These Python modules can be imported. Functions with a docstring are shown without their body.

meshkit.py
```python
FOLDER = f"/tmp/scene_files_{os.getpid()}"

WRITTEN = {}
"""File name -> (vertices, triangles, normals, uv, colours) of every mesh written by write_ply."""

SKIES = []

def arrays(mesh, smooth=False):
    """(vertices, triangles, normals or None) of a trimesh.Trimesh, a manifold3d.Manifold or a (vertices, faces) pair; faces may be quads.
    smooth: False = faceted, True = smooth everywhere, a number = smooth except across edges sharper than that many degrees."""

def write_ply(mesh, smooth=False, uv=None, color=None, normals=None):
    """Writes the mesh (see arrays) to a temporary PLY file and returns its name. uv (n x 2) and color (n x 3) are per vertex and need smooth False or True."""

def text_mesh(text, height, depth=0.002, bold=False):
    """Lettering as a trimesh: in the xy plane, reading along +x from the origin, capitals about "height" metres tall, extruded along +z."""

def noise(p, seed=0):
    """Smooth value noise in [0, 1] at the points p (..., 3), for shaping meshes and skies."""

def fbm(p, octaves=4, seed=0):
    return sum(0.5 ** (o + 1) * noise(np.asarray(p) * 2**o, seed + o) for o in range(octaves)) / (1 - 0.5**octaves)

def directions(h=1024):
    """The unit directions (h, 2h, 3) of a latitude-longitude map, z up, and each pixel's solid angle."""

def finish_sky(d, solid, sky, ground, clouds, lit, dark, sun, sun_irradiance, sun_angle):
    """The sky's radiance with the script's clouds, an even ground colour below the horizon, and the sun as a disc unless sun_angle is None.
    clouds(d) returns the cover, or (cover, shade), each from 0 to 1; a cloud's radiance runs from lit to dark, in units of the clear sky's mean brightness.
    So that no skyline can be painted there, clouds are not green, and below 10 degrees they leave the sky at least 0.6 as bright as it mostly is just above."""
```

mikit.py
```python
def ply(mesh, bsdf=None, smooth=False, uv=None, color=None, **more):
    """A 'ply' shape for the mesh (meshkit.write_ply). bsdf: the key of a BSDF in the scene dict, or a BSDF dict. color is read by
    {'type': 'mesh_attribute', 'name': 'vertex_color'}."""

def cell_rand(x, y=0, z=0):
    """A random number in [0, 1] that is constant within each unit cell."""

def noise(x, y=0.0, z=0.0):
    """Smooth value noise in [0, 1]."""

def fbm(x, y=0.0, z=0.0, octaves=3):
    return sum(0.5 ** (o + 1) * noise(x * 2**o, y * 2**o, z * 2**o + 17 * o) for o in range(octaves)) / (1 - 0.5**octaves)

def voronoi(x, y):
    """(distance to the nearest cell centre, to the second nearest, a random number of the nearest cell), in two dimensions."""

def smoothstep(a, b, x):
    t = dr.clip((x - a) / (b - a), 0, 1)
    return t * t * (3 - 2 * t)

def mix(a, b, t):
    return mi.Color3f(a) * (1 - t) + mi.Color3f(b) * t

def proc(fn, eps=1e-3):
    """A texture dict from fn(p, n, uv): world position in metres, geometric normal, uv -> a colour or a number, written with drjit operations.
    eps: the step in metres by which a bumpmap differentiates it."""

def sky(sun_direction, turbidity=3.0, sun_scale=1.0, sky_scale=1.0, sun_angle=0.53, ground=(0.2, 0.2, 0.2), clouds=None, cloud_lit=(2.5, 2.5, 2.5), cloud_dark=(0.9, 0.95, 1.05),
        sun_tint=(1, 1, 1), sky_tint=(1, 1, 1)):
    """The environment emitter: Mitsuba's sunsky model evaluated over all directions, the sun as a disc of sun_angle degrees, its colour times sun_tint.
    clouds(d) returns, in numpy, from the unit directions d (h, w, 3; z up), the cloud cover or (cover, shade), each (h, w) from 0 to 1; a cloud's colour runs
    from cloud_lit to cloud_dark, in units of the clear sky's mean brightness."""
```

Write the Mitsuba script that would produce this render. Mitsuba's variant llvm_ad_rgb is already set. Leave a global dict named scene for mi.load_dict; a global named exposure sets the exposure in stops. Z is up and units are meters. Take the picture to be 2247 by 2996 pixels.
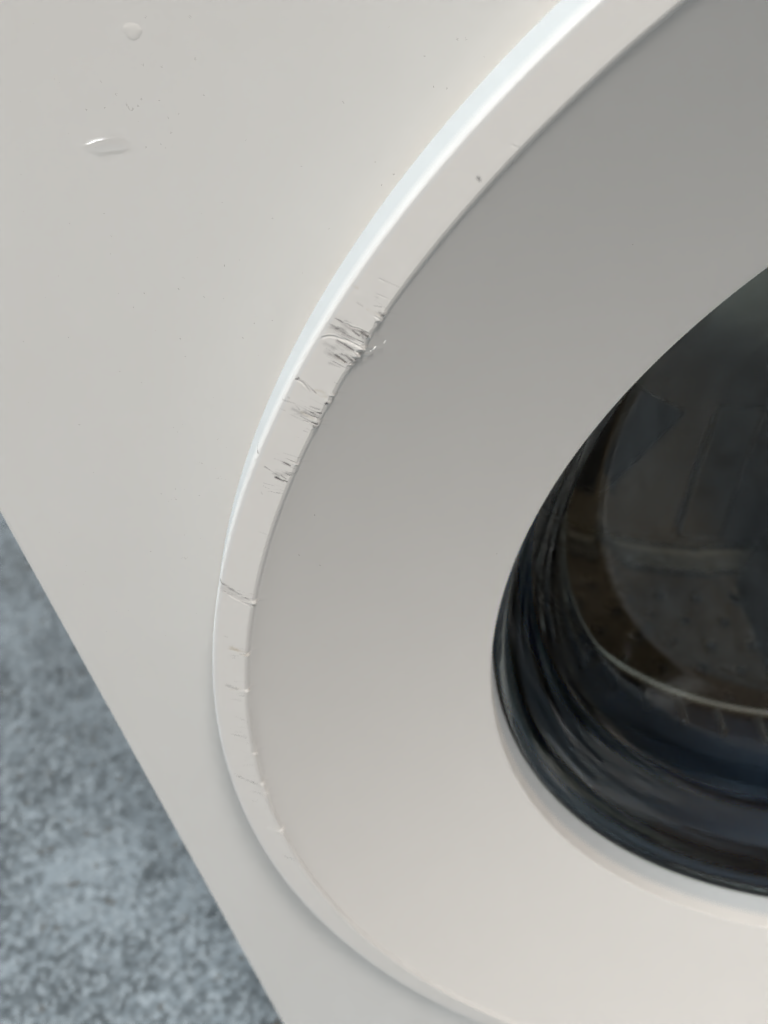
import math, random
import numpy as np, trimesh, manifold3d, mitsuba as mi, drjit as dr, mikit, meshkit
from scipy.ndimage import gaussian_filter
from shapely.geometry import Polygon, Point
T = mi.ScalarTransform4f
rng = np.random.default_rng(7)
scene, labels = {}, {}

# ---------------------------------------------------------------- camera, light, exposure
ZC = 0.46                                   # height of the door's centre above the floor
exposure = 0.46
cam_o = np.array([-0.17006, -0.18900, 0.25954 + ZC])
cam_d = np.array([-0.12078, 0.75913, -0.63963])
cam_u = np.array([0.11477, 0.65071, 0.75061])
scene['camera'] = {'type': 'thinlens', 'fov': 42.639, 'fov_axis': 'x', 'near_clip': 0.01, 'far_clip': 60.0,
                   'aperture_radius': 0.0011, 'focus_distance': 0.216,
                   'to_world': T().look_at(origin=cam_o.tolist(), target=(cam_o + cam_d).tolist(), up=cam_u.tolist())}
# light bounced about the room
scene['room_light'] = {'type': 'constant', 'radiance': {'type': 'rgb', 'value': [0.198, 0.166, 0.146]}}
# ceiling lamp above, in front and to the right
scene['ceiling_lamp'] = {'type': 'rectangle', 'to_world': T().translate([0.98, -1.60, 3.75]).rotate([1, 0, 0], 180).scale([0.28, 0.28, 1]),
                         'bsdf': {'type': 'diffuse', 'reflectance': {'type': 'rgb', 'value': 0.5}},
                         'emitter': {'type': 'area', 'radiance': {'type': 'rgb', 'value': [92., 87., 82.]}}}
labels['ceiling_lamp'] = {'label': 'square white ceiling lamp high above the washing machine', 'category': 'lamp'}
# window to the left and in front
scene['window_pane'] = {'type': 'rectangle', 'to_world': T().look_at(origin=[-1.75, -1.25, 3.25], target=[-0.1, 0, 0.6], up=[0, 0, 1]).scale([0.60, 0.70, 1]),
                        'bsdf': {'type': 'diffuse', 'reflectance': {'type': 'rgb', 'value': 0.5}},
                        'emitter': {'type': 'area', 'radiance': {'type': 'rgb', 'value': [10.3, 10.6, 10.6]}}}
labels['window_pane'] = {'label': 'pale daylit window pane left of the washing machine', 'category': 'window'}

# ---------------------------------------------------------------- materials
def rgb(*v): return {'type': 'rgb', 'value': list(v)}
scene['panel_paint'] = {'type': 'principled', 'base_color': rgb(.605, .60, .58), 'roughness': .13, 'specular': 1.0}
scene['door_plastic'] = {'type': 'principled', 'base_color': {'type': 'mesh_attribute', 'name': 'vertex_color'}, 'roughness': .36, 'specular': .4}
scene['speck_dirt'] = {'type': 'principled', 'base_color': rgb(.34, .33, .31), 'roughness': .8}
scene['lint_fibre'] = {'type': 'principled', 'base_color': rgb(.45, .44, .42), 'roughness': .9}
scene['chip_plastic'] = {'type': 'principled', 'base_color': rgb(.9, .9, .88), 'roughness': .3}
scene['water'] = {'type': 'thindielectric', 'int_ior': 1.5, 'ext_ior': 1.0}
scene['water_film'] = {'type': 'principled', 'base_color': rgb(.63, .623, .60), 'roughness': .08, 'specular': .4}
scene['bowl_glass'] = {'type': 'dielectric', 'int_ior': 1.37, 'ext_ior': 1.0, 'specular_transmittance': rgb(.92, .96, .965)}
scene['seal_rubber'] = {'type': 'principled', 'base_color': rgb(.028, .042, .066), 'roughness': .38, 'specular': .5}
scene['drum_steel'] = {'type': 'twosided', 'bsdf': {'type': 'roughconductor', 'material': 'none', 'alpha': .16, 'specular_reflectance': rgb(.50, .44, .35)}}
scene['rim_steel'] = {'type': 'twosided', 'bsdf': {'type': 'roughconductor', 'material': 'none', 'alpha': .22, 'specular_reflectance': rgb(.88, .85, .78)}}
scene['hub_dark'] = {'type': 'principled', 'base_color': rgb(.03, .03, .032), 'roughness': .4}
scene['hole_dark'] = {'type': 'diffuse', 'reflectance': rgb(.17, .155, .13)}
scene['lifter_plastic'] = {'type': 'principled', 'base_color': rgb(.15, .15, .145), 'roughness': .4}
scene['reflection_blue'] = {'type': 'principled', 'base_color': rgb(.06, .26, .80), 'roughness': .4}  # strong blue standing in for blue reflections in the glass
scene['case_steel'] = {'type': 'principled', 'base_color': rgb(.72, .71, .69), 'roughness': .4}

def floor_col(p, n, uv):
    x, y = p.x * 1000, p.y * 1000
    wx = mikit.fbm(x / 9 + 3.1, y / 9, 0, 3) * 7
    wy = mikit.fbm(x / 9, y / 9 + 11.7, 5, 3) * 7
    a = mikit.fbm((x + wx) / 4.4, (y + wy) / 4.4, 1, 4)
    b = mikit.fbm((x + wy) / 17, (y + wx) / 17, 2, 3)
    c = mikit.fbm(x / 110, y / 110, 3, 3)
    t = mikit.smoothstep(.34, .68, a * .46 + b * .21 + c * .33 + .01)
    col = mikit.mix((.085, .108, .124), (.255, .318, .365), t)
    d, e, k = mikit.voronoi(x / 17, y / 17)
    spot = (1 - mikit.smoothstep(.10, .24, d)) * dr.select(k > .82, 1.0, 0.0)
    col = mikit.mix(col, (.07, .066, .055), spot * .7)
    f = mikit.smoothstep(.56, .68, mikit.fbm(x / 2.8 + 40, y / 3.2, 7, 2))
    return mikit.mix(col, (.36, .43, .48), f * .7)
scene['floor_vinyl'] = {'type': 'principled', 'base_color': mikit.proc(floor_col), 'roughness': .42, 'specular': .4}

# ---------------------------------------------------------------- helpers
def lathe(profile, angles, closed=True):
    """Profile (r, h) points turned about the door's axis; h counts towards the room. angles in radians, a full turn unless closed is False."""
    p = np.asarray(profile, float); a = np.asarray(angles, float)
    n, m = len(a), len(p)
    v = np.stack([p[None, :, 0] * np.cos(a)[:, None], np.broadcast_to(-p[None, :, 1], (n, m)), ZC + p[None, :, 0] * np.sin(a)[:, None]], -1)
    i = np.arange(n)[:, None]; j = np.arange(m - 1)[None, :]
    i2 = (i + 1) % n
    q = np.stack([i * m + j, i * m + j + 1, i2 * m + j + 1, i2 * m + j], -1).reshape(-1, 4)
    return v.reshape(-1, 3), q
def fillet(poly, radii, n=6, step=None):
    """Open polyline with rounded corners."""
    P = np.asarray(poly, float); out = [P[0]]
    for k in range(1, len(P) - 1):
        r = radii.get(k, 0)
        if not r: out.append(P[k]); continue
        a = P[k - 1] - P[k]; b = P[k + 1] - P[k]
        la, lb = np.linalg.norm(a), np.linalg.norm(b); a /= la; b /= lb
        half = math.acos(np.clip(a @ b, -1, 1)) / 2
        d = min(r / math.tan(half), .48 * la, .48 * lb)
        s0, s1 = P[k] + a * d, P[k] + b * d
        for t in np.linspace(0, 1, n): out.append((1 - t)**2 * s0 + 2 * t * (1 - t) * P[k] + t * t * s1)
    out.append(P[-1])
    return np.array(out)
def densify(p, step):
    out = [p[0]]
    for a, b in zip(p[:-1], p[1:]):
        k = max(1, int(np.ceil(np.linalg.norm(b - a) / step)))
        out += [a + (b - a) * t for t in np.linspace(0, 1, k + 1)[1:]]
    return np.array(out)
TURN = np.linspace(0, 2 * np.pi, 361)[:-1]
def seg_dist(px, py, ax, ay, bx, by):
    dx, dy = bx - ax, by - ay
    L2 = max(dx * dx + dy * dy, 1e-9)
    t = np.clip(((px - ax) * dx + (py - ay) * dy) / L2, 0, 1)
    return np.hypot(px - ax - t * dx, py - ay - t * dy), t

# ---------------------------------------------------------------- setting: floor
fl = 6.0
scene['floor'] = mikit.ply((np.array([[-fl, -fl, 0], [fl, -fl, 0], [fl, fl, 0], [-fl, fl, 0]]), np.array([[0, 1, 2, 3]])), 'floor_vinyl')
labels['floor'] = {'label': 'mottled blue grey concrete effect floor seen out of focus', 'category': 'floor', 'kind': 'structure'}

# ---------------------------------------------------------------- washing machine
W = 'washing_machine'
labels[W] = {'label': 'white front loading washing machine with scuffed round door', 'category': 'washing machine'}
M = manifold3d.Manifold
def rounded_box(x0, x1, y0, y1, z0, z1, r, n=24):
    s = M.sphere(r, n)
    return M.batch_hull([s.translate([x, y, z]) for x in (x0 + r, x1 - r) for y in (y0 + r, y1 - r) for z in (z0 + r, z1 - r)])
def ycyl(r, y0, y1, n=256):
    return M.cylinder(y1 - y0, r, r, n).rotate([-90, 0, 0]).translate([0, y0, ZC])
X0, X1, ZT = -0.298, 0.298, 0.87
panel = rounded_box(X0, X1, 0, 0.028, 0.025, ZT, 0.0022) - ycyl(0.2535, -0.1, 0.1)
scene[W + '__front_panel'] = mikit.ply(panel, 'panel_paint', smooth=35)
case = rounded_box(X0 + .001, X1 - .001, 0.029, 0.60, 0.025, ZT, 0.003) - M.cube([X1 - X0 - .016, .56, ZT - .045]).translate([X0 + .008, 0.02, .035])
scene[W + '__cabinet'] = mikit.ply(case, 'case_steel', smooth=35)
for k, (x, y) in enumerate([(-.25, .06), (.25, .06), (-.25, .54), (.25, .54)]):
    scene[W + '__foot' + (f'_{k:03d}' if k else '')] = mikit.ply(M.cylinder(.0265, .022, .02, 32).translate([x, y, 0]), 'seal_rubber', smooth=35)

# wear measured on the door, plus a painted gouge shadow line: strokes (kind, [(degrees round the rim, 0-1 across it)], width mm, strength)
STROKES= [('d', [(139.934, 0.165), (139.928, 0.354)], 0.191, 0.45), ('d', [(140.32, 0.195), (140.252, 0.366), (140.28, 0.518)], 0.751, 0.4), ('d', [(140.351, 0.315), (140.196, 0.383), (140.214, 0.484)], 0.341, 0.5), ('d', [(139.819, 0.371), (139.706, 0.673)], 0.191, 0.28), ('d', [(140.035, 0.656), (140.136, 0.822)], 0.41, 0.7), ('d', [(139.976, 0.559), (139.924, 0.801), (139.783, 0.97)], 0.41, 0.35), ('d', [(140.017, 0.844), (139.961, 0.989)], 0.328, 0.6), ('d', [(139.933, 0.852), (140.146, 0.946)], 0.328, 0.4), ('g', [(139.904, 0.459), (139.935, 0.564), (139.834, 0.743), (139.804, 0.968)], 0.355, 1.0), ('g', [(141.057, 0.158), (140.875, 0.236), (140.757, 0.363), (140.706, 0.525), (140.613, 0.659)], 0.546, 0.75), ('g', [(140.59, 0.397), (140.586, 0.652)], 0.273, 0.7), ('g', [(140.627, 0.663), (140.593, 0.959)], 0.41, 1.1), ('d', [(140.848, 0.468), (140.868, 0.601), (140.935, 0.909)], 0.355, 0.5), ('d', [(141.209, 0.469), (141.158, 0.696)], 0.464, 0.35), ('d', [(141.37, 0.704), (141.337, 0.824), (141.389, 0.967)], 0.355, 0.75), ('d', [(141.571, 0.629), (141.637, 0.871)], 0.437, 0.4), ('b', [(141.556, 0.641), (141.651, 0.875)], 0.546, 0.2), ('d', [(141.148, 0.278), (141.293, 0.491)], 0.464, 0.13), ('b', [(138.813, 0.671), (138.764, 0.953)], 0.437, 0.35), ('d', [(138.491, 0.739), (138.375, 0.88)], 0.191, 0.2), ('d', [(138.77, 0.393), (138.789, 0.527)], 0.218, 0.25), ('g', [(138.908, 0.885), (138.892, 0.993)], 0.3, 0.6), ('d', [(138.649, 0.917), (138.675, 1.007)], 0.41, 0.35), ('d', [(140.837, 0.657), (140.721, 0.721)], 0.218, 0.4), ('d', [(140.721, 0.931), (140.645, 1.022)], 0.41, 0.35), ('d', [(141.68, 0.883), (141.389, 0.967)], 0.3, 0.3), ('d', [(143.55, 0.1), (143.498, 0.131)], 0.355, 0.8), ('g', [(143.584, 0.103), (143.603, 0.275), (143.817, 0.46)], 0.41, 1.1), ('d', [(143.495, 0.202), (143.549, 0.358), (143.825, 0.663)], 0.191, 0.3), ('b', [(143.671, 0.627), (143.589, 0.753), (143.706, 0.91)], 0.464, 0.35), ('b', [(143.808, 0.643), (143.88, 0.788), (143.814, 0.919)], 0.273, 0.15), ('d', [(144.898, 0.031), (144.811, 0.317), (145.017, 0.49)], 0.218, 0.18), ('d', [(144.636, 0.12), (144.657, 0.143)], 0.246, 0.6), ('d', [(144.588, 0.704), (144.57, 0.911)], 0.328, 0.45), ('d', [(144.907, 0.781), (144.728, 0.986)], 0.3, 0.55), ('d', [(144.863, 0.748), (145.016, 0.959)], 0.355, 0.3), ('b', [(145.122, 0.576), (145.196, 0.884)], 0.464, 0.25), ('d', [(145.344, 0.59), (145.382, 0.744), (145.41, 0.978)], 0.177, 0.6), ('g', [(145.496, 0.703), (145.456, 0.857)], 0.246, 0.7), ('d', [(145.421, 0.898), (145.405, 1.009)], 0.3, 0.65), ('d', [(144.049, 0.973), (144.119, 0.98)], 0.328, 0.7), ('d', [(145.558, 0.959), (145.604, 0.993)], 0.3, 0.6), ('d', [(145.864, 0.859), (145.881, 0.96)], 0.164, 0.2), ('d', [(145.372, 0.033), (145.396, 0.198)], 0.164, 0.1), ('d', [(147.943, 0.458), (148.016, 0.963)], 0.15, 0.55), ('d', [(147.961, 0.469), (147.956, 0.509)], 0.273, 0.35), ('d', [(148.254, 0.454), (148.267, 0.686), (148.339, 0.879)], 0.205, 0.55), ('d', [(148.272, 0.703), (148.328, 0.869)], 0.3, 0.4), ('d', [(148.907, 0.299), (148.998, 0.453)], 0.232, 0.45), ('d', [(148.998, 0.453), (149.173, 0.728)], 0.123, 0.25), ('d', [(149.167, 0.546), (149.247, 0.74)], 0.218, 0.35), ('d', [(149.33, 0.671), (149.401, 0.864)], 0.382, 0.6), ('d', [(149.084, 0.756), (149.2, 0.911)], 0.191, 0.55), ('d', [(149.33, 0.886), (149.358, 0.96)], 0.246, 0.6), ('g', [(149.284, 0.342), (149.246, 0.386)], 0.246, 0.4), ('d', [(150.522, 0.452), (150.618, 0.49)], 0.191, 0.15), ('d', [(157.312, 0.016), (157.587, 0.146)], 0.35, 0.25), ('d', [(157.453, 0.073), (157.921, 0.49), (158.347, 0.938)], 0.35, 0.42), ('g', [(157.916, 0.069), (158.423, 0.52), (158.795, 0.972)], 0.35, 1.1), ('d', [(157.709, 0.089), (158.185, 0.506), (158.581, 0.937)], 1.001, 0.13), ('b', [(162.575, 0.581), (162.911, 0.961)], 0.901, 0.45), ('d', [(161.613, 0.323), (161.67, 0.409)], 0.25, 0.1), ('d', [(165.978, 0.418), (166.226, 0.732)], 0.501, 0.35), ('g', [(166.14, 0.733), (166.542, 0.994)], 0.401, 1.0), ('b', [(166.36, 0.554), (166.146, 0.874)], 0.501, 0.12), ('g', [(165.374, 0.634), (166.438, 0.977)], 0.3, 0.35), ('d', [(167.221, 0.573), (167.312, 0.821)], 0.601, 0.08), ('d', [(168.941, 0.594), (169.287, 0.909)], 0.225, 0.3), ('d', [(170.767, 0.399), (171.089, 0.885)], 0.225, 0.3), ('d', [(153.108, 0.728), (153.171, 0.922)], 0.25, 0.15), ('g', [(172.594, 0.381), (172.456, 0.62), (172.839, 0.923)], 0.216, 0.5), ('d', [(175.142, 0.202), (175.792, 0.55), (176.395, 0.938)], 0.259, 0.6), ('d', [(177.069, 0.593), (177.493, 1.002)], 0.259, 0.25), ('g', [(181.38, 0.597), (182.291, 1.022)], 0.346, 1.5), ('d', [(185.439, 0.637), (186.143, 0.966)], 0.259, 0.4), ('g', [(137.3, 0.489), (137.288, 0.597)], 0.287, 0.5), ('d', [(138.029, 0.627), (138.055, 0.68)], 0.382, 0.25), ('g', [(137.952, 0.647), (137.831, 1.004)], 0.223, 0.4), ('d', [(137.249, 0.584), (137.135, 0.961)], 0.159, 0.15), ('b', [(138.198, 0.056), (138.19, 0.201)], 0.382, 0.3), ('d', [(131.436, 0.788), (131.441, 0.828)], 0.453, 0.7), ('g', [(129.629, 0.825), (129.543, 0.972)], 0.378, 0.5)]
NICKS= [139.974, 140.615, 140.75, 141.073, 141.388, 141.649, 138.636, 138.946, 144.05, 145.389, 145.625, 143.56, 148.137, 158.536, 163.069, 166.424, 172.939, 176.395, 177.493, 182.218]
CHIP= [(148.341, -0.045), (148.66, -0.042), (148.899, -0.037), (149.103, -0.038)]
FLAKES= [(140.489, 0.041), (140.69, 0.036), (140.037, 0.058), (139.556, 0.063)]
FSPECK= [(151.856, 0.129), (151.826, 0.128), (155.007, 0.123), (156.102, 0.208), (130.002, 0.516), (157.422, 0.904)]
DROP= [(-242.17, 201.2), (-240.39, 201.71), (-237.97, 201.95), (-235.39, 201.77), (-233.9, 201.3), (-233.25, 200.31), (-233.26, 199.44), (-234.26, 198.84), (-235.79, 198.77), (-236.98, 199.18), (-238.05, 199.0), (-239.1, 198.88), (-240.41, 199.41), (-241.46, 200.2)]
DROP2= [(-227.52, 219.87), (-226.23, 220.49), (-224.71, 219.97), (-223.96, 219.02), (-224.42, 218.12), (-225.42, 217.44), (-226.38, 217.36), (-226.99, 217.84), (-227.4, 218.88)]
LINT= [(-231.27, 207.16), (-231.06, 206.59), (-230.98, 205.89), (-230.57, 205.67), (-230.19, 205.84), (-230.22, 206.22)]
SPECKS= [(-222.76, 220.77), (-216.13, 212.61), (-222.6, 212.31), (-228.12, 207.4), (-229.1, 206.27), (-224.85, 206.6), (-224.15, 203.24), (-221.99, 203.66), (-224.54, 200.46), (-230.18, 198.62), (-227.2, 198.7), (-239.01, 207.22), (-235.53, 206.96), (-232.44, 208.98), (-234.44, 211.57), (-225.85, 213.17), (-216.36, 206.1), (-230.32, 205.93), (-214.92, 219.53), (-231.16, 170.84), (-232.99, 168.51), (-240.55, 168.7), (-243.93, 165.87), (-252.44, 150.71), (-266.98, 137.98), (-209.41, 180.66), (-215.06, 158.06), (-219.12, 157.96), (-222.47, 154.75), (-218.72, 185.46), (-228.16, 165.84), (-236.26, 156.78), (-236.45, 152.25), (-233.23, 140.69), (-244.96, 112.69), (-263.03, 96.22), (-248.94, 98.41), (-254.84, 92.27), (-243.08, 182.21), (-224.16, 164.76), (-260.63, 160.96), (-242.9, 187.09), (-221.86, 172.24), (-241.34, 122.52), (-250.32, 115.64), (-245.09, 133.76), (-198.6, 176.69), (-190.98, 200.72), (-174.9, 206.34), (-168.7, 208.27), (-167.1, 208.01), (-174.0, 200.76), (-171.56, 200.12), (-186.92, 188.69), (-183.84, 185.71), (-186.53, 183.93), (-193.84, 172.04), (-164.28, 204.53)]
SMEAR= [(-254.69, 114.79), (-252.02, 112.55), (-239.11, 117.2), (-255.33, 92.34), (-241.56, 122.55)]

# the door: one turned body, finely meshed where the photograph shows its scuffed rim
RC, HC, RS, HS = .26048, .01876, .25177, .01928
RL, HL = .18096, -.01325
t = np.linspace(0, 1, 14)[1:-1]
fun_a, fun_b = np.array([.2507, .0178]), np.array([RL, HL])
dish = [fun_a + (fun_b - fun_a) * k + np.array([-.0004, -.0010]) * math.sin(math.pi * k) for k in t]
front = [(.2575, .0012), (.2611, .0060), (.2606, .0180), (.2602, HC + .0001), (RS + .0002, HS)] + [(.2512, HS - .0003), tuple(fun_a)] + dish + [tuple(fun_b), (.1797, -.0270), (.1797, -.031), (.2500, -.031), (.2500, .0012), (.2575, .0012)]
nd = len(dish)
prof = fillet(front, {1: .0008, 2: .0006, 3: .0016, 4: .0008, 5: .0006, 6: .0012, 7 + nd: .0011}, n=7)
parts_ = []
band_lo, band_hi = RS - .0012, RC + .0004
dense = [prof[0]]
for a, b in zip(prof[:-1], prof[1:]):
    onband = min(a[0], b[0]) > RS - .0016 and min(a[1], b[1]) > .0150
    k = max(1, int(np.ceil(np.linalg.norm(b - a) / (.00013 if onband else .004))))
    dense += [a + (b - a) * q for q in np.linspace(0, 1, k + 1)[1:]]
prof = np.array(dense)
fine = np.radians(np.arange(128.0, 196.0, .028))
ang = np.concatenate([fine, np.radians(np.arange(196.0, 488.0, .5))])
dv, dq = lathe(prof, ang)
n, m = len(ang), len(prof)
V = dv.reshape(n, m, 3)
th = ang[:, None] + 0 * prof[None, :, 0]
rr = np.broadcast_to(prof[None, :, 0], (n, m)); hh = np.broadcast_to(prof[None, :, 1], (n, m))
svec = np.array([RS - RC, HS - HC]); sl = np.linalg.norm(svec)
s = ((rr - RC) * svec[0] + (hh - HC) * svec[1]) / sl ** 2          # 0 at the outer crest, 1 at the inner ridge
off = ((rr - RC) * -svec[1] + (hh - HC) * svec[0]) / sl            # distance off the rim's cone
on = (hh > .012) & (rr > RS - .0018) & (th < np.radians(196.0))
U = np.degrees(th) * (math.pi / 180 * 256.0)                       # millimetres round the rim
Q = s * sl * 1000                                                  # millimetres across it
disp = np.zeros((n, m)); dark = np.zeros((n, m)); brown = np.zeros((n, m))
grain = gaussian_filter(rng.normal(size=(n, m)), (1.6, 9)); grain /= grain.std()
grain2 = gaussian_filter(rng.normal(size=(n, m)), (3.5, 4)); grain2 /= grain2.std()
MMDEG = math.pi / 180 * 256.0
WEAR = [(k_, p_, w_ * 1.25, a_ * (1.35 if k_ == 'd' else .85)) for k_, p_, w_, a_ in STROKES]
for c_, sp_, n_, lo_ in ((140.45, .45, 34, .25), (141.35, .40, 40, .30), (138.9, .5, 14, .55), (144.9, .75, 40, .30), (148.8, .8, 16, .35), (149.9, .3, 14, .4), (158.2, .3, 10, .1), (163.0, .5, 10, .5), (166.3, .7, 14, .45), (171.5, 2.2, 22, .5), (177.0, 1.6, 18, .4), (182.3, 1.4, 10, .3)):
    for _ in range(n_):                                            # fine scrapes, most of them running out over the inner edge
        a_ = c_ + rng.normal() * sp_ * .7; s0_ = lo_ + (1 - lo_) * rng.random() ** .7; ln_ = .08 + .35 * rng.random()
        s1_ = min(1.02, s0_ + ln_) if rng.random() < .7 else 1.0
        WEAR.append(('d' if rng.random() < .8 else 'g', [(a_, s0_), (a_ + rng.normal() * .05, s1_)], .05 + .16 * rng.random() ** 2, (.12 + .35 * rng.random() ** 2)))
for c_, s_, n_ in ((140.45, .45, 7), (141.45, .70, 8), (144.9, .72, 6), (148.9, .8, 3)):
    for _ in range(n_):                                            # grey dirt rubbed in round the deep scratches
        a_ = c_ + rng.normal() * .28; b_ = s_ + rng.normal() * .14
        WEAR.append(('d', [(a_, b_ - .10), (a_ + rng.normal() * .04, b_ + .14)], .35 + .4 * rng.random(), .12 + .16 * rng.random()))
for kind, pts, w, amp in WEAR:
    q = np.array([(a * MMDEG, b * sl * 1000) for a, b in pts])
    lo, hi = q[:, 0].min() - 2.5, q[:, 0].max() + 2.5
    ii = np.where((U[:, 0] > lo) & (U[:, 0] < hi))[0]
    if not len(ii): continue
    sub = slice(ii[0], ii[-1] + 1)
    u, y = U[sub], Q[sub]
    best = np.full(u.shape, 1e9); side = np.zeros(u.shape)
    for (ax, ay), (bx, by) in zip(q[:-1], q[1:]):
        d, _ = seg_dist(u, y, ax, ay, bx, by)
        cr = (bx - ax) * (y - ay) - (by - ay) * (u - ax)
        side = np.where(d < best, np.sign(cr), side); best = np.minimum(best, d)
    g1, g2 = grain[sub], grain2[sub]
    ok = on[sub]
    if kind in 'db':
        edge = best + .10 * w * g2
        a = np.exp(-(edge / (.62 * w)) ** 2) * amp * np.clip(.72 + .42 * g1, 0, 1.35) * ok
        if kind == 'd': dark[sub] = 1 - (1 - dark[sub]) * (1 - np.clip(a, 0, .97))
        else: brown[sub] = 1 - (1 - brown[sub]) * (1 - np.clip(a, 0, .97))
        disp[sub] -= .035e-3 * np.clip(a, 0, 1) * (1 + g1) * ok
    else:
        ww = .5 * w
        up = np.where(side > 0, 1, .25)
        disp[sub] += ok * amp * 1e-3 * (-.17 * np.exp(-(best / ww) ** 2) + .12 * up * np.exp(-((best - 1.15 * ww) / (.55 * ww)) ** 2) + .02 * g1 * np.exp(-(best / w) ** 2))
        dark[sub] = 1 - (1 - dark[sub]) * (1 - ok * .10 * amp * np.exp(-(best / w) ** 2) * np.clip(g1, 0, 1.5))
# nicks along the inner ridge: plastic pushed over the edge
rad = np.zeros((n, m))
ridge_w = np.exp(-((s - 1.03) / .10) ** 2) * on
for k, a in enumerate(NICKS):
    d = U - a * MMDEG
    big = (1.6 if k in (1, 2, 3) else 1.5 if k > 12 else .8) * (.8 + .4 * rng.random())
    wd = .32 + .3 * rng.random()
    rad += ridge_w * .36e-3 * big * (np.exp(-(d / wd) ** 2) - .7 * np.exp(-((d - 1.7 * wd) / (.8 * wd)) ** 2))
    disp += ridge_w * .24e-3 * big * np.exp(-(d / wd) ** 2)
    dark = 1 - (1 - dark) * (1 - ridge_w * .30 * np.exp(-((d + .3) / .25) ** 2))
zone = np.clip((np.exp(-((np.degrees(th) - 141.2) / 1.6) ** 2) + .5 * np.exp(-((np.degrees(th) - 145) / 1.5) ** 2)), 0, 1)
rad += ridge_w * zone * .09e-3 * grain2
# chip on the outer crest
for k, (a, b) in enumerate(CHIP):
    d = np.hypot(U - a * MMDEG, Q + .15)
    disp += on * (-.22e-3 if k != 1 else .25e-3) * np.exp(-(d / .42) ** 2)
dark = 1 - (1 - dark) * (1 - on * .65 * np.exp(-(np.hypot(U - (CHIP[0][0] - .05) * MMDEG, Q - .05) / .30) ** 2))
disp += on * 4e-6 * grain2
er = np.stack([np.cos(th), 0 * th, np.sin(th)], -1)
nb = np.array([-svec[1], svec[0]]) / sl * -1                     # normal of the rim's cone in (r, h)
if nb[1] < 0: nb = -nb
V = V + (disp * nb[0] - rad)[..., None] * er + (disp * nb[1])[..., None] * np.array([0, -1.0, 0])
base = np.array([.64, .632, .61])
col = np.broadcast_to(base, (n, m, 3)).copy()
wall_w = np.where(rr > RC - .0012, np.clip((HC - .0003 - hh) / .0045, 0, 1), 0)[..., None]
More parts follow.
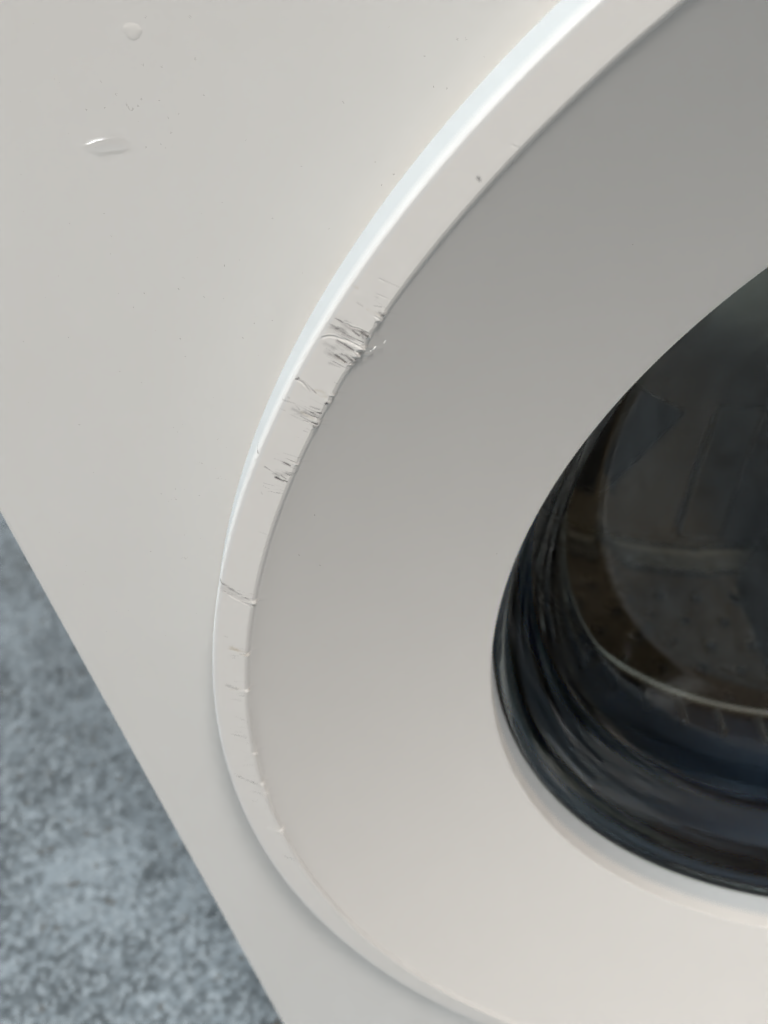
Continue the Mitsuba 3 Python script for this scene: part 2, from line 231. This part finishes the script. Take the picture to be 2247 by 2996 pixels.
wall_w = np.maximum(wall_w, 0)
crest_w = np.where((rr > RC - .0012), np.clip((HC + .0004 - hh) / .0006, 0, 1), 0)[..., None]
col = col * (1 - crest_w) + np.array([.615, .635, .64]) * crest_w          # same white plastic; cool light and shading painted into the wall and crest
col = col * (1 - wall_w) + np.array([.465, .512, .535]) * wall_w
col[(rr < RL - .0004) & (hh < HL - .0012)] = (.47, .50, .515)   # greyer ring round the glass
col = col * (1 - brown[..., None]) + np.array([.40, .33, .20]) * brown[..., None]
col = col * (1 - dark[..., None]) + np.array([.10, .095, .092]) * dark[..., None]
D = W + '__door'
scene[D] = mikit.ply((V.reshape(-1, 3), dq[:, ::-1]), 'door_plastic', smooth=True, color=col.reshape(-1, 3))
labels[D] = {'label': 'round white door with nicked and scratched raised rim'}

# the glass bowl
outer = fillet([(.1795, -.0300), (.1793, -.0256), (.1755, -.0272), (.1555, -.0590), (.1500, -.0800), (.1330, -.1010), (.10, -.1085), (.05, -.1120), (.0, -.1130)], {1: .0016, 2: .003, 3: .006, 4: .012, 5: .014, 6: .02}, n=8)
inner = fillet([(.0, -.1175), (.05, -.1165), (.10, -.1132), (.1365, -.1050), (.1550, -.0815), (.1605, -.0600), (.1760, -.0330), (.1795, -.0300)], {3: .014, 4: .012, 5: .006, 2: .02}, n=8)
bowl = densify(np.vstack([outer, inner[:]]), .0012)
tang = np.gradient(bowl, axis=0); tang /= np.linalg.norm(tang, axis=1)[:, None] + 1e-12
arc = np.concatenate([[0], np.cumsum(np.linalg.norm(np.diff(bowl, axis=0), axis=1))])
rip = .00011 * np.sin(arc * 2 * np.pi / .0075) + .00007 * np.sin(arc * 2 * np.pi / .0041 + 1.3) + .00016 * np.sin(arc * 2 * np.pi / .019 + .4)   # rings left by the glass press
rip *= np.clip((bowl[:, 0] - .151) / .006, 0, 1) * np.clip((.1775 - bowl[:, 0]) / .004, 0, 1)
bowl = bowl + rip[:, None] * np.stack([-tang[:, 1], tang[:, 0]], 1)
gv, gq = lathe(bowl, np.linspace(0, 2 * np.pi, 721)[:-1])
gm = trimesh.Trimesh(gv, np.vstack([gq[:, [0, 1, 2]], gq[:, [0, 2, 3]]])[:, ::-1], process=True)
gm.merge_vertices(); gm.update_faces(gm.nondegenerate_faces())
if gm.volume < 0: gm.invert()
scene[D + '__glass'] = mikit.ply(gm, 'bowl_glass', smooth=50)

# rubber door seal with its folds and ribs, and added blue rings imitating reflections
S_ = W + '__door_seal'
seal = fillet([(.205, -.0325), (.1800, -.0325), (.1790, -.042), (.190, -.058), (.180, -.070), (.172, -.078), (.176, -.092), (.169, -.104), (.1705, -.118), (.185, -.121)], {k: .004 for k in range(1, 9)}, n=6)
sv, sq = lathe(seal, TURN)
scene[S_] = mikit.ply((sv, sq), {'type': 'twosided', 'bsdf': scene['seal_rubber']}, smooth=60)
def torus(R, y, r, bs):
    a = np.linspace(0, 2 * np.pi, 13)
    v, q = lathe([(R + r * math.cos(k), -y + r * math.sin(k)) for k in a], TURN)
    return mikit.ply((v, q), bs, smooth=60)
scene[S_ + '__reflection_ring'] = torus(.1770, .0390, .0030, 'reflection_blue')  # ring added to give the glass its reflected blue streaks
labels[S_ + '__reflection_ring'] = {'label': 'added blue ring imitating blue reflections in the glass'}
scene[S_ + '__reflection_ring_001'] = torus(.1660, .0640, .0024, 'reflection_blue')  # second added ring for the blue reflections
for k in range(48):
    a = math.radians(k * 7.5 + 2)
    box = trimesh.creation.box([.009, .016, .0022])
    box.apply_translation([.172, .110, 0])
    box.apply_transform(trimesh.transformations.rotation_matrix(-a, [0, 1, 0]))
    box.apply_translation([0, 0, ZC])
    scene[S_ + '__rib' + (f'_{k:03d}' if k else '')] = mikit.ply(box, 'lifter_plastic')

# stainless drum: mouth, wall, back, lifters, holes
DR = W + '__drum'
drum = fillet([(.168, -.116), (.168, -.124), (.236, -.128), (.243, -.136), (.243, -.300), (.232, -.314), (.15, -.310), (.06, -.295), (.0, -.293)], {1: .003, 2: .006, 3: .006, 4: .012, 5: .008}, n=8)
v, q = lathe(densify(drum, .02), TURN)
scene[DR] = mikit.ply((v, q), 'drum_steel', smooth=50)
scene[DR + '__mouth_rim'] = torus(.168, .1210, .0022, 'rim_steel')
for k in range(6):
    a = math.radians(60 * k + 18)
    arm = rounded_box(.05, .215, -.004, .004, -.016, .016, .0035, 12).translate([0, .307, 0]).rotate([0, -math.degrees(a), 0]).translate([0, 0, ZC])
    scene[DR + '__back_rib' + (f'_{k:03d}' if k else '')] = mikit.ply(arm, 'drum_steel', smooth=40)
for k in range(6):
    a = math.radians(60 * k + 48)
    pad = rounded_box(.085, .195, -.003, .003, -.030, .030, .0028, 12).translate([0, .3075, 0]).rotate([0, -math.degrees(a), 0]).translate([0, 0, ZC])
    scene[DR + '__back_panel' + (f'_{k:03d}' if k else '')] = mikit.ply(pad, 'hub_dark', smooth=40)
for k in range(3):
    a = math.radians(-86 + 120 * k)
    prism = trimesh.creation.extrude_polygon(Polygon([(-.035, 0), (-.012, .045), (.012, .045), (.035, 0)]).buffer(.004), .135)
    Mx = np.eye(4); Mx[:3, :3] = np.array([[0, -1, 0], [0, 0, 1], [1, 0, 0]]); Mx[:3, 3] = [.240, .155, 0]
    prism.apply_transform(Mx); prism.fix_normals()
    prism.apply_transform(trimesh.transformations.rotation_matrix(-a, [0, 1, 0])); prism.apply_translation([0, 0, ZC])
    scene[DR + '__lifter' + (f'_{k:03d}' if k else '')] = mikit.ply(prism, 'lifter_plastic')
holes = []
for j in range(7):
    for k in range(60):
        a = 2 * math.pi * (k + .5 * (j % 2)) / 60
        d = trimesh.creation.cylinder(radius=.0035, height=.0008, sections=10)
        d.apply_transform(trimesh.transformations.rotation_matrix(math.pi / 2, [0, 1, 0]))
        d.apply_translation([.2426, .150 + .021 * j, 0]); d.apply_transform(trimesh.transformations.rotation_matrix(-a, [0, 1, 0])); holes.append(d)
hm = trimesh.util.concatenate(holes); hm.apply_translation([0, 0, ZC])
scene[DR + '__hole'] = mikit.ply(hm, 'hole_dark')
labels[DR + '__hole'] = {'label': 'small round holes all over the drum wall', 'kind': 'stuff'}

# ---------------------------------------------------------------- small things on the machine
def drop_mesh(outline, height, pitch=.00010):
    """A flat bead of water on the panel: dome over an outline given in millimetres (x, z), its foot just under the paint."""
    g = Polygon(np.array(outline) / 1000)
    c = np.array(g.exterior.coords)
    for _ in range(2):                                           # round the corners
        c = np.vstack([.75 * c[:-1] + .25 * c[1:], .25 * c[:-1] + .75 * c[1:]]).reshape(2, -1, 2).transpose(1, 0, 2).reshape(-1, 2); c = np.vstack([c, c[:1]])
    g = Polygon(c); ctr = np.array(g.centroid.coords[0])
    rings = 24; b = c[:-1]
    vs, fs = [], []
    for k in range(rings):
        r = 1 - (k / rings) ** 1.7
        for pt in b:
            vs.append(ctr + (pt - ctr) * r)
    vs = np.array(vs + [ctr])
    dd = np.array([g.exterior.distance(Point(x)) for x in vs])
    y = -height * np.sqrt(np.clip(1 - (1 - np.clip(dd / dd.max(), 0, 1)) ** 2, 0, 1)) + .00001
    nb_ = len(b)
    for k in range(rings - 1):
        for i in range(nb_):
            j = (i + 1) % nb_; fs += [[k * nb_ + i, k * nb_ + j, (k + 1) * nb_ + j], [k * nb_ + i, (k + 1) * nb_ + j, (k + 1) * nb_ + i]]
    fs += [[(rings - 1) * nb_ + i, (rings - 1) * nb_ + (i + 1) % nb_, rings * nb_] for i in range(nb_)]
    top = np.stack([vs[:, 0], y, ZC + vs[:, 1]], 1)
    bot = np.stack([b[:, 0], np.full(nb_, .0004), ZC + b[:, 1]], 1); o = len(top)
    for i in range(nb_):
        j = (i + 1) % nb_; fs += [[i, o + j, j], [i, o + i, o + j]]
    bc = np.array([[ctr[0], .0004, ZC + ctr[1]]])
    fs += [[o + (i + 1) % nb_, o + i, o + nb_] for i in range(nb_)]
    mesh = trimesh.Trimesh(np.vstack([top, bot, bc]), fs, process=True); mesh.fix_normals()
    return mesh
scene['water_drop'] = mikit.ply(drop_mesh(DROP, .00098), 'water', smooth=60)
labels['water_drop'] = {'label': 'long clear water drop with bright highlight on the white panel', 'category': 'water drop'}
scene['water_drop_001'] = mikit.ply(drop_mesh(DROP2, .00012), 'water_film', smooth=60)
labels['water_drop_001'] = {'label': 'small faint flat water drop near the top of the white panel', 'category': 'water drop'}

def on_funnel(a, k, lift=0.0):
    p = np.array([RS, HS]) + (np.array([RL, HL]) - np.array([RS, HS])) * k
    return np.array([p[0] * math.cos(math.radians(a)), -p[1] - lift, ZC + p[0] * math.sin(math.radians(a))])
def grain_mesh(x, z, a, b, turn, y=0.0, seed=0):
    """One speck of dirt: a flattened, uneven pebble lying on the panel (millimetres)."""
    g = trimesh.creation.icosphere(subdivisions=1)
    r = np.random.default_rng(seed)
    p = g.vertices * (1 + .35 * (r.random(len(g.vertices)) - .5))[:, None]
    p = p * np.array([a, .06, b]); c_, s_ = math.cos(turn), math.sin(turn)
    p = np.stack([p[:, 0] * c_ - p[:, 2] * s_, p[:, 1], p[:, 0] * s_ + p[:, 2] * c_], 1) / 1000
    g.vertices = p + np.array([x / 1000, y, ZC + z / 1000]); return g
sp = [grain_mesh(x, z, .06 + .05 * rng.random(), .10 + .12 * rng.random(), rng.random() * 1.2 - .2, seed=i) for i, (x, z) in enumerate(SPECKS)]
for i in range(170):
    x, z = rng.uniform(-290, -160), rng.uniform(60, 260)
    if math.hypot(x, z) > 264: sp.append(grain_mesh(x, z, .03 + .03 * rng.random(), .05 + .05 * rng.random(), rng.random() * 3, seed=100 + i))
for x, z in SMEAR:
    for _ in range(9): sp.append(grain_mesh(x + rng.normal() * .8, z + rng.normal() * .35, .03 + .02 * rng.random(), .03 + .03 * rng.random(), 0, seed=int(rng.integers(1e6))))
for i, (a_, k_) in enumerate(FSPECK):
    p_ = on_funnel(a_, k_); g = grain_mesh(0, 0, .10, .12, .4 * i, seed=900 + i); g.apply_translation(p_ - np.array([0, 0, ZC])); sp.append(g)
scene['dust_speck'] = mikit.ply(trimesh.util.concatenate(sp), 'speck_dirt', smooth=True)
labels['dust_speck'] = {'label': 'tiny grey specks of dirt scattered over the white panel and door', 'category': 'dust', 'kind': 'stuff'}
def tube(pts, r, sides=6):
    p = np.asarray(pts, float); tg = np.gradient(p, axis=0); tg /= np.linalg.norm(tg, axis=1)[:, None]
    a = np.cross(tg, [0, 1, 0]); a /= np.linalg.norm(a, axis=1)[:, None]; b = np.cross(tg, a)
    k = np.linspace(0, 2 * np.pi, sides + 1)[:-1]
    v = p[:, None] + r * (np.cos(k)[None, :, None] * a[:, None] + np.sin(k)[None, :, None] * b[:, None])
    q = [[i * sides + j, i * sides + (j + 1) % sides, (i + 1) * sides + (j + 1) % sides, (i + 1) * sides + j] for i in range(len(p) - 1) for j in range(sides)]
    return v.reshape(-1, 3), np.array(q)
L = np.array(LINT); tt = np.linspace(0, len(L) - 1, 40)
lp = np.stack([np.interp(tt, range(len(L)), L[:, 0]), np.full(40, -.05), np.interp(tt, range(len(L)), L[:, 1])], 1)
for _ in range(3): lp[1:-1] = .25 * lp[:-2] + .5 * lp[1:-1] + .25 * lp[2:]
scene['lint_fibre_curl'] = mikit.ply(tube(lp / 1000 + np.array([0, 0, ZC]), .00007), 'lint_fibre', smooth=True)
labels['lint_fibre_curl'] = {'label': 'short curled grey fibre stuck to the panel above the long water drop', 'category': 'lint'}

def flake(a, k, la, lb, turn, seed):
    g = trimesh.creation.icosphere(subdivisions=2); r = np.random.default_rng(seed)
    p = g.vertices * (1 + .3 * (r.random(len(g.vertices)) - .5))[:, None] * np.array([la, lb, .12]) / 1000
    er_ = np.array([math.cos(math.radians(a)), 0, math.sin(math.radians(a))]); et = np.array([-er_[2], 0, er_[0]])
    sl_ = np.array([.0708, .0325]); sl_ /= np.linalg.norm(sl_)
    ein = -er_ * sl_[0] + np.array([0, 1, 0]) * sl_[1]; nn = np.cross(ein, et); nn = nn if nn[1] < 0 else -nn
    c_, s_ = math.cos(turn), math.sin(turn)
    g.vertices = on_funnel(a, k) + np.outer(p[:, 0] * c_ - p[:, 1] * s_, et) + np.outer(p[:, 0] * s_ + p[:, 1] * c_, ein) + np.outer(p[:, 2], nn)
    g.fix_normals(); return g
fl_def = [(FLAKES[0], .55, .22, 'larger white plastic shaving lying inside the door rim by the deep scratches'), (FLAKES[1], .25, .15, 'tiny white plastic shaving just left of the larger shaving'),
          (FLAKES[2], .42, .10, 'thin sliver of white plastic right of the larger shaving')]
for i, ((a, k), la, lb, text) in enumerate(fl_def):
    key = 'plastic_shaving' + (f'_{i:03d}' if i else '')
    scene[key] = mikit.ply(flake(a, k, la, lb, -.1, 50 + i), 'chip_plastic', smooth=40)
    labels[key] = {'label': text, 'category': 'plastic shaving', 'group': 'shavings from the scratched rim'}
